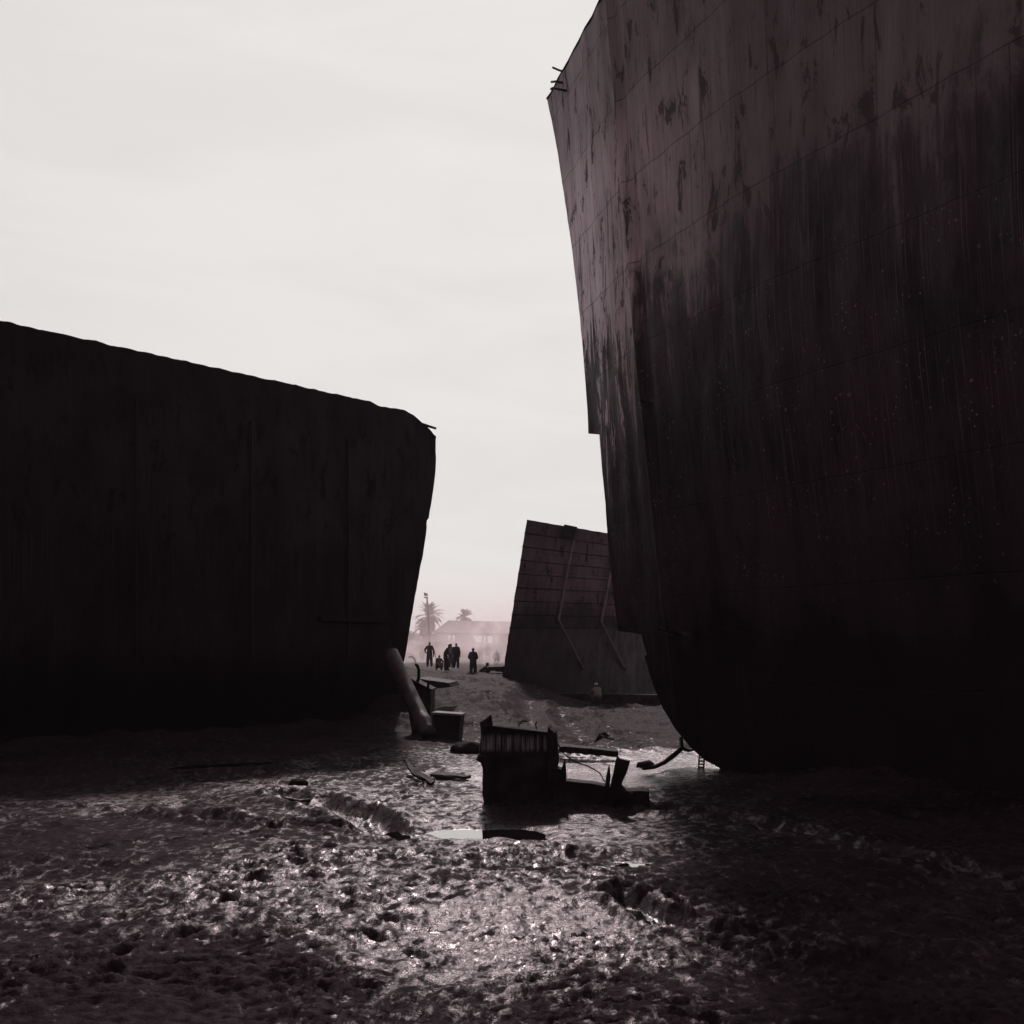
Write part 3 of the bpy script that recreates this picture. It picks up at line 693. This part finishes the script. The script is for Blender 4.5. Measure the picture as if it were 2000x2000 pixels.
    hb = bmesh.new(); hb.from_mesh(mesh); hc = (Vector(J['hd0'][:3])*.45 + Vector(J['hd1'][:3])*.55)*k
    fw = (Vector(J['nos'][:3])*k - hc); fw = (fw - Vector((0, 0, fw.z*.6))).normalized(); up = (Vector(J['hd1'][:3]) - Vector(J['nek'][:3])).normalized(); sdv = fw.cross(up).normalized(); up = sdv.cross(fw)
    for cc_, rr in ((hc, (.078, .098, .122)), (hc + fw*.098 - up*.012, (.014, .02, .022)), (hc + sdv*.08, (.012, .025, .034)), (hc - sdv*.08, (.012, .025, .034))):
        for v in bmesh.ops.create_icosphere(hb, subdivisions=2, radius=1)['verts']:
            q = v.co.copy()
            if rr[0] > .05 and q.z < 0: q.x *= 1 + .25*q.z; q.y *= 1 + .12*q.z
            v.co = cc_ + (sdv*q.x*rr[0] + fw*q.y*rr[1] + up*q.z*rr[2])*k
    hb.to_mesh(mesh); hb.free()
    ob = link('person', mesh, [SKIN, SHIRTS[shirt], TROUS, HAIR], None, True)
    pos = {a: Vector(J[a][:3])*k for a in J}
    def slot(c):
        if (c - hc).length < .13*k: return 3 if (c - hc).dot(up) > .05 or (c - hc).dot(fw) < -.02 else 0
        b = min(((c - (pos[a].lerp(pos[e], t))).length / (J[a][3]+.02), a, e) for a, e in E for t in (.0, .5, 1))
        a, e = b[1], b[2]
        if a in ('nek', 'hd0') or e[:1] in 'f' and e != 'fo' or e[:2] in ('th', 'ha') or e == 'nos': return 0
        if a[:2] in ('hi', 'kn', 'an') or e[:2] == 'hi': return 2
        return 1
    for p in mesh.polygons: p.material_index = slot(p.center)
    x = (px-1000)/FPX*d; zz = gz(x, d) if z is None else z
    ob.location = (x, d, zz - .015); ob.rotation_euler = (0, 0, R(rz))
    if cap:
        c = pos['hd1']; bm = bmesh.new(); bmesh.ops.create_uvsphere(bm, u_segments=14, v_segments=8, radius=.108)
        bmesh.ops.delete(bm, geom=[v for v in bm.verts if v.co.z < -.02], context='VERTS')
        for v in bm.verts: v.co = Vector((v.co.x*.92, v.co.y*1.05, v.co.z*.85)) + c + Vector((0, 0, .01))
        vs = [bm.verts.new(c + Vector(q)) for q in ((-.08, .06, .0), (-.06, .19, -.02), (.06, .19, -.02), (.08, .06, .0))]
        bm.faces.new(vs); from_bm('cap', bm, PALECAP if cap == 'pale' else CAPM, ob, True)
    tag(ob, label, 'person', group)
    return ob
GP = 'workers standing and crouching on the mud bank'
person(839, 79, 'man in dark short sleeves holding a bar, under the floodlight pole', 'carry', 175, None, 0, z=1.85, group=GP)
person(824, 118, 'hazy far man standing leftmost, small, before the palm', 'stand', 180, None, 1, z=1.45, group=GP)
person(857, 80, 'person sitting on the ground at the feet of the stooping man', 'squat', 200, None, 0, z=1.6, group=GP)
person(870, 71.5, 'man in a cap stooping to the right in dark clothes', 'lean', -90, 'dark', 0, z=1.70, group=GP)
person(881, 80, 'paler man between the stooping man and a broad-shouldered one', 'front', 150, None, 1, z=1.76, group=GP)
person(891, 77, 'broad-shouldered man in grey standing third right of the pole', 'walk', 190, None, 0, z=1.77, group=GP)
person(924, 67.5, 'man standing alone with hands before him, nearest and darkest of the workers', 'front', -8, None, 0, z=1.43, group=GP)
person(943, 68.2, 'worker in a brimmed hat crouching and reaching right beside the lone man', 'reach', -75, 'dark', 0, z=1.27, group=GP)
person(939, 108, 'faint figure standing in thick smoke before the shed, left of two', 'stand', 170, None, 0, z=1.9, group=GP)
person(953, 106, 'faint figure standing in thick smoke before the shed, right of two', 'hips', 190, None, 0, z=1.9, group=GP)
person(971, 100, 'faint figure crouching low in the smoke near the leaning section', 'squat', 150, None, 0, z=1.95, group=GP)
person(1166, 59.5, 'person in a pale cap sitting at the foot of the leaning ship section', 'squat', 20, 'pale', 1, group=GP)
# the bar held by the first man is a thing of its own
tube('tool_bar', [at(849, 1272, 78.7), at(850.5, 1283, 78.7), at(856, 1291, 78.6)], .02, DARK, None, 6)
tag(bpy.data.objects['tool_bar'], 'bent bar hanging from the hand of the man under the floodlight pole', 'bar')
# shallow plates beside the crouching worker
plate('cut_plate', [(953, 1315), (990, 1314), (990, 1334), (953, 1330)], 67, (.1, .5, 0), 'upright dark plate on the bank in front of the crouching worker', 'steel plate', RUST)
plate('cut_plate', [(949, 1303), (995, 1301), (995, 1322), (949, 1322)], 74, (.1, .5, 0), 'long low plate behind the crouching worker in the smoke', 'steel plate', RUST)
plate('tarp_heap', [(790, 1296), (790, 1277), (797, 1273), (806, 1276), (812, 1283), (815, 1300)], 108, (0, 3, 0), 'hazy low heap beside the edge of the black left hull', 'heap', BONE, None, .06)
tube('arched_pipe', [at(798, 1284, 100), at(803, 1282, 100), at(808, 1285, 100), at(811, 1291, 100), at(812, 1298, 100)], .09, BONE)
tag(bpy.data.objects['arched_pipe'], 'pale arched pipe in the haze before the low heap', 'pipe')

# ------------------------------------------------------------------ shed, floodlight, palms, bushes
def build_shed():
    d0, d1 = 165, 178; root = empty('open_shed', (-7, d0, 1.9)); inv = root.location.copy()
    tag(root, 'long open-sided shed with a hipped sheet roof behind the smoke', 'shed')
    W = lambda px, py, d: at(px, py, d) - inv
    eL, eR = W(845, 1235, d0), W(1120, 1238, d0); rL, rR = W(876, 1211.5, d1), W(1120, 1217, d1)
    bL, bR = Vector((eL.x+.5, eL.y+26, eL.z)), Vector((eR.x, eR.y+26, eR.z))
    bm = bmesh.new(); V = [bm.verts.new(p) for p in (eL, eR, rR, rL, bR, bL)]
    for f in ((0, 1, 2, 3), (3, 2, 4, 5), (0, 3, 5)): bm.faces.new([V[i] for i in f])
    bmesh.ops.solidify(bm, geom=bm.faces[:], thickness=.15); from_bm('roof', bm, SHEDM, root)
    bm = bmesh.new(); bar_bm(bm, eL + Vector((.4, .3, -.25)), eR + Vector((0, .3, -.25)), .25, .4); from_bm('eaves_beam', bm, WOODM, root)
    for px in (852, 882, 906, 943, 964, 990, 1030, 1075, 1110):
        p = W(px, 1236, d0+.4); bm = bmesh.new(); bar_bm(bm, (p.x, p.y, -.6), (p.x, p.y, p.z), .3, .3); from_bm('post', bm, WOODM, root)
        p = W(px, 1236, d0+.4); bm = bmesh.new(); bar_bm(bm, (p.x, p.y+25, -.6), (p.x, p.y+25, p.z), .3, .3); from_bm('post', bm, WOODM, root)
    for a, b, t, z0 in ((888, 922, 1236, 0), (922, 1000, 1254, 0), (965, 1120, 1236, 0)):
        pass
    P = [W(888, 1237, d0+6), W(921, 1237, d0+6), W(929, 1253, d0+6), W(972, 1258, d0+6), W(972, 1310, d0+6), W(888, 1310, d0+6)]
    prism('back_wall', P, (0, .25, 0), SHEDM, root, 0)
    P = [W(956, 1238, d0+7), W(964, 1250, d0+7), W(964, 1310, d0+7), W(1120, 1310, d0+7), W(1120, 1238, d0+7), W(972, 1238, d0+7), W(972, 1240, d0+7), W(967, 1240, d0+7), W(967, 1255, d0+7), W(965, 1255, d0+7), W(962, 1246, d0+7), W(959, 1238, d0+7)]
    P = [W(972, 1238, d0+7), W(1120, 1238, d0+7), W(1120, 1310, d0+7), W(972, 1310, d0+7)]
    prism('back_wall', P, (0, .25, 0), SHEDM, root, 0)
build_shed()
fl = empty('floodlight_pole', tuple(at(841, 1290, 150).xy) + (1.6,)); o = fl.location.copy()
tag(fl, 'tall thin leaning pole topped with a square floodlight, before the palm', 'light pole')
tube('pole', [at(841.5, 1300, 150)-o, at(838, 1234, 150)-o, at(834, 1168, 150)-o], [.16, .13, .10], DARK, fl, 8)
prism('floodlight', [p-o for p in (at(827.5, 1157, 150), at(834.5, 1159, 150), at(834.8, 1164, 150), at(828.5, 1164, 150))], (.05, .25, 0), DARK, fl, .03)
prism('bracket', [p-o for p in (at(828, 1165.5, 150), at(835, 1165.5, 150), at(835, 1168, 150), at(827.5, 1168, 150))], (.05, .3, 0), WOODM, fl, .02)

def palm(px, py, d, rad, zbase, label, nf=70, seed=1):
    rnd = random.Random(seed); c = at(px, py, d); root = empty('date_palm', (c.x, c.y, zbase)); tag(root, label, 'palm', 'palms behind the shed')
    hgt = c.z - zbase
    tube('trunk', [Vector((.12*math.sin(k*.9), 0, hgt*k/12)) for k in range(13)], [.34 - .08*k/12 + (.05 if k % 2 else 0) for k in range(13)], TRUNKM, root, 10)
    bm = bmesh.new()
    for i in range(nf):
        az = rnd.uniform(0, 2*math.pi); el = R(rnd.choice([80, 65, 50, 35, 20, 5, -15, -35, -55]) + rnd.uniform(-8, 8)); L = rad*rnd.uniform(1.0, 1.25)
        n = 14; p = Vector((0, 0, hgt)); h = Vector((math.cos(az), math.sin(az), 0)); a = el; P = []
        for k in range(n+1):
            P.append(p.copy()); p = p + (h*math.cos(a) + Vector((0, 0, math.sin(a))))*(L/n); a -= R(75 if el > 0 else 35)/n*(.4 + 1.2*k/n)
        side = h.cross(Vector((0, 0, 1)))
        for k in range(n):
            t = (P[k+1]-P[k]).normalized(); up = side.cross(t)
            vs = [bm.verts.new(q) for q in (P[k]+side*.035, P[k]-side*.035, P[k+1]-side*.03, P[k+1]+side*.03)]; bm.faces.new(vs)
            if k < 2: continue
            for s in (-1, 1):
                for m in (0, .5):
                    b = P[k].lerp(P[k+1], m); ll = .55*math.sin(math.pi*min(1, (k+1.5)/(n+1)))+.12
                    tip = b + (side*s*.75 + t*.6 + up*rnd.uniform(-.25, .2))*ll
                    w = t*.085
                    bm.faces.new([bm.verts.new(q) for q in (b-w, b+w, tip)])
    from_bm('crown', bm, LEAFM, root, recalc=False)
palm(838, 1203, 215, 2.9, 2.0, 'tall full-crowned date palm rising behind the floodlight pole', 80, 3)
palm(907, 1206, 230, 1.9, 2.0, 'small palm whose crown just shows over the shed roof', 50, 5)
palm(828, 1226, 222, 2.1, 2.0, 'short dense palm tucked under the tall date palm', 60, 8)
def bush(px, d, w, h, zb, label, seed, n=1500):
    rnd = random.Random(seed); x = (px-1000)/FPX*d; root = empty('bush', (x, d, zb)); tag(root, label, 'bush', 'bushes beyond the shed')
    tube('trunk', [(0, 0, 0), (.1, 0, h*.3), (-.1, .1, h*.6)], [.16, .12, .06], TRUNKM, root, 7)
    cl = [(Vector((rnd.uniform(-w, w)*.7, rnd.uniform(-w, w)*.5, rnd.uniform(.2, .9)*h)), rnd.uniform(.35, .75)*w*.6) for _ in range(12)]
    bm = bmesh.new()
    for _ in range(n):
        c, r = rnd.choice(cl); v = Vector((rnd.gauss(0, 1), rnd.gauss(0, 1), rnd.gauss(0, 1))).normalized()*r*rnd.random()**.4
        p = c + v; a = Vector((rnd.gauss(0, 1), rnd.gauss(0, 1), rnd.gauss(0, 1))).normalized(); b = a.orthogonal().normalized()
        s = rnd.uniform(.12, .28); bm.faces.new([bm.verts.new(q) for q in (p-a*s, p+b*s*.5, p+a*s, p-b*s*.5)])
    from_bm('crown', bm, BUSHM, root, recalc=False)
bush(822, 190, 3.2, 4.6, 1.6, 'ragged bush at the foot of the tall date palm', 1)
bush(842, 196, 3.0, 5.6, 1.6, 'taller bush between the palm foot and the end of the shed', 2)
bush(865, 200, 3.4, 3.6, 1.6, 'low bush seen through the open left bay of the shed', 3)
bush(806, 186, 2.2, 3.0, 1.6, 'low bush beside the edge of the black left hull', 4)

# ------------------------------------------------------------------ haze and smoke
def volume(name, dens, color, aniso, noise=None):
    t = NT(name); p = t.n('ShaderNodeVolumePrincipled'); p.inputs['Color'].default_value = (*color, 1); p.inputs['Anisotropy'].default_value = aniso
    p.inputs['Density'].default_value = dens
    if noise:
        co = t.n('ShaderNodeTexCoord').outputs['Object']; ln = t.n('ShaderNodeVectorMath', operation='LENGTH'); t.put(ln, 0, co)
        fall = t.rng(ln.outputs['Value'], .98, .25)
        n = t.noise(t.map(co, noise), 1.0, 5, .6, .5); f = t.math('MULTIPLY', t.rng(n, .42, .68), fall)
        t.put(p, 'Density', t.math('MULTIPLY', f, dens))
    t.n('ShaderNodeOutputMaterial', {'Volume': p}); return t.m
bm = bmesh.new(); box_bm(bm, (0, 0, 10.5), (3040, 3040, 26)); hz = from_bm('haze', bm, volume('haze_air', .00012, (.97, .88, .89), .4)); tag(hz, kind='stuff')
def smoke(name, c, s, dens, noise):
    bm = bmesh.new(); bmesh.ops.create_icosphere(bm, subdivisions=3, radius=1); o = from_bm(name, bm, volume('smoke_air', dens, (.98, .88, .89), .6, noise), None, True)
    o.location = c; o.scale = s; return tag(o, kind='stuff')
bm = bmesh.new(); box_bm(bm, (-30, 124, 3.6), (160, 96, 11)); tag(from_bm('smoke_bank', bm, volume('smoke_bank_air', .0048, (.985, .80, .82), .66)), kind='stuff')
smoke('smoke', (-1.6, 96, 4.2), (4.2, 9, 5.2), .20, (2.2, 2.0, 2.2))
smoke('smoke', (-6.5, 104, 2.8), (10, 13, 3.4), .15, (2.4, 2, 1.6))

# ------------------------------------------------------------------ light
SUN_AZ, SUN_EL = R(-1), R(38)
sd = Vector((math.sin(SUN_AZ)*math.cos(SUN_EL), math.cos(SUN_AZ)*math.cos(SUN_EL), math.sin(SUN_EL)))
sl = bpy.data.lights.new('sun', 'SUN'); sl.energy = 2.0; sl.angle = R(4); sl.color = (1, .86, .87)
so = bpy.data.objects.new('sun', sl); COL.objects.link(so); so.rotation_euler = sd.to_track_quat('Z', 'Y').to_euler(); so.location = (0, 0, 60)
w = NT('World', True)
dirn = w.n('ShaderNodeTexCoord').outputs['Generated']
elev = w.n('ShaderNodeSeparateXYZ', {'Vector': dirn}).outputs[2]
lift = w.math('ADD', 1.0, w.math('MULTIPLY', 3.2, w.math('EXPONENT', w.math('MULTIPLY', w.math('ABSOLUTE', elev), -11.0))))
sky = w.n('ShaderNodeTexSky', sky_type='NISHITA'); sky.sun_disc = False; sky.sun_elevation = SUN_EL; sky.sun_rotation = SUN_AZ; sky.dust_density = 6; sky.air_density = 2
bw = w.n('ShaderNodeRGBToBW', {'Color': sky}).outputs[0]
pw = w.math('POWER', w.math('MULTIPLY', bw, lift), 1.5)
v = w.math('MULTIPLY', w.math('DIVIDE', pw, w.math('ADD', pw, 4.0)), 8.3)
ci = w.noise(w.map(dirn, (2.2, 1, 9)), 1.6, 6, .55, .8)
v = w.math('MULTIPLY', v, w.rng(ci, .3, .75, .955, 1.025))
cc = w.n('ShaderNodeVectorMath', operation='SCALE'); cc.inputs[0].default_value = (1, .965, .945); w.put(cc, 'Scale', v)
bg = w.n('ShaderNodeBackground', {'Color': cc.outputs[0], 'Strength': .1})
w.n('ShaderNodeOutputWorld', {'Surface': bg})
S.view_settings.view_transform = 'Standard'; S.view_settings.look = 'None'; S.view_settings.exposure = 0; S.view_settings.gamma = 1
S.cycles.max_bounces = 6; S.cycles.volume_bounces = 1; S.cycles.volume_step_rate = 2; S.cycles.use_denoising = True
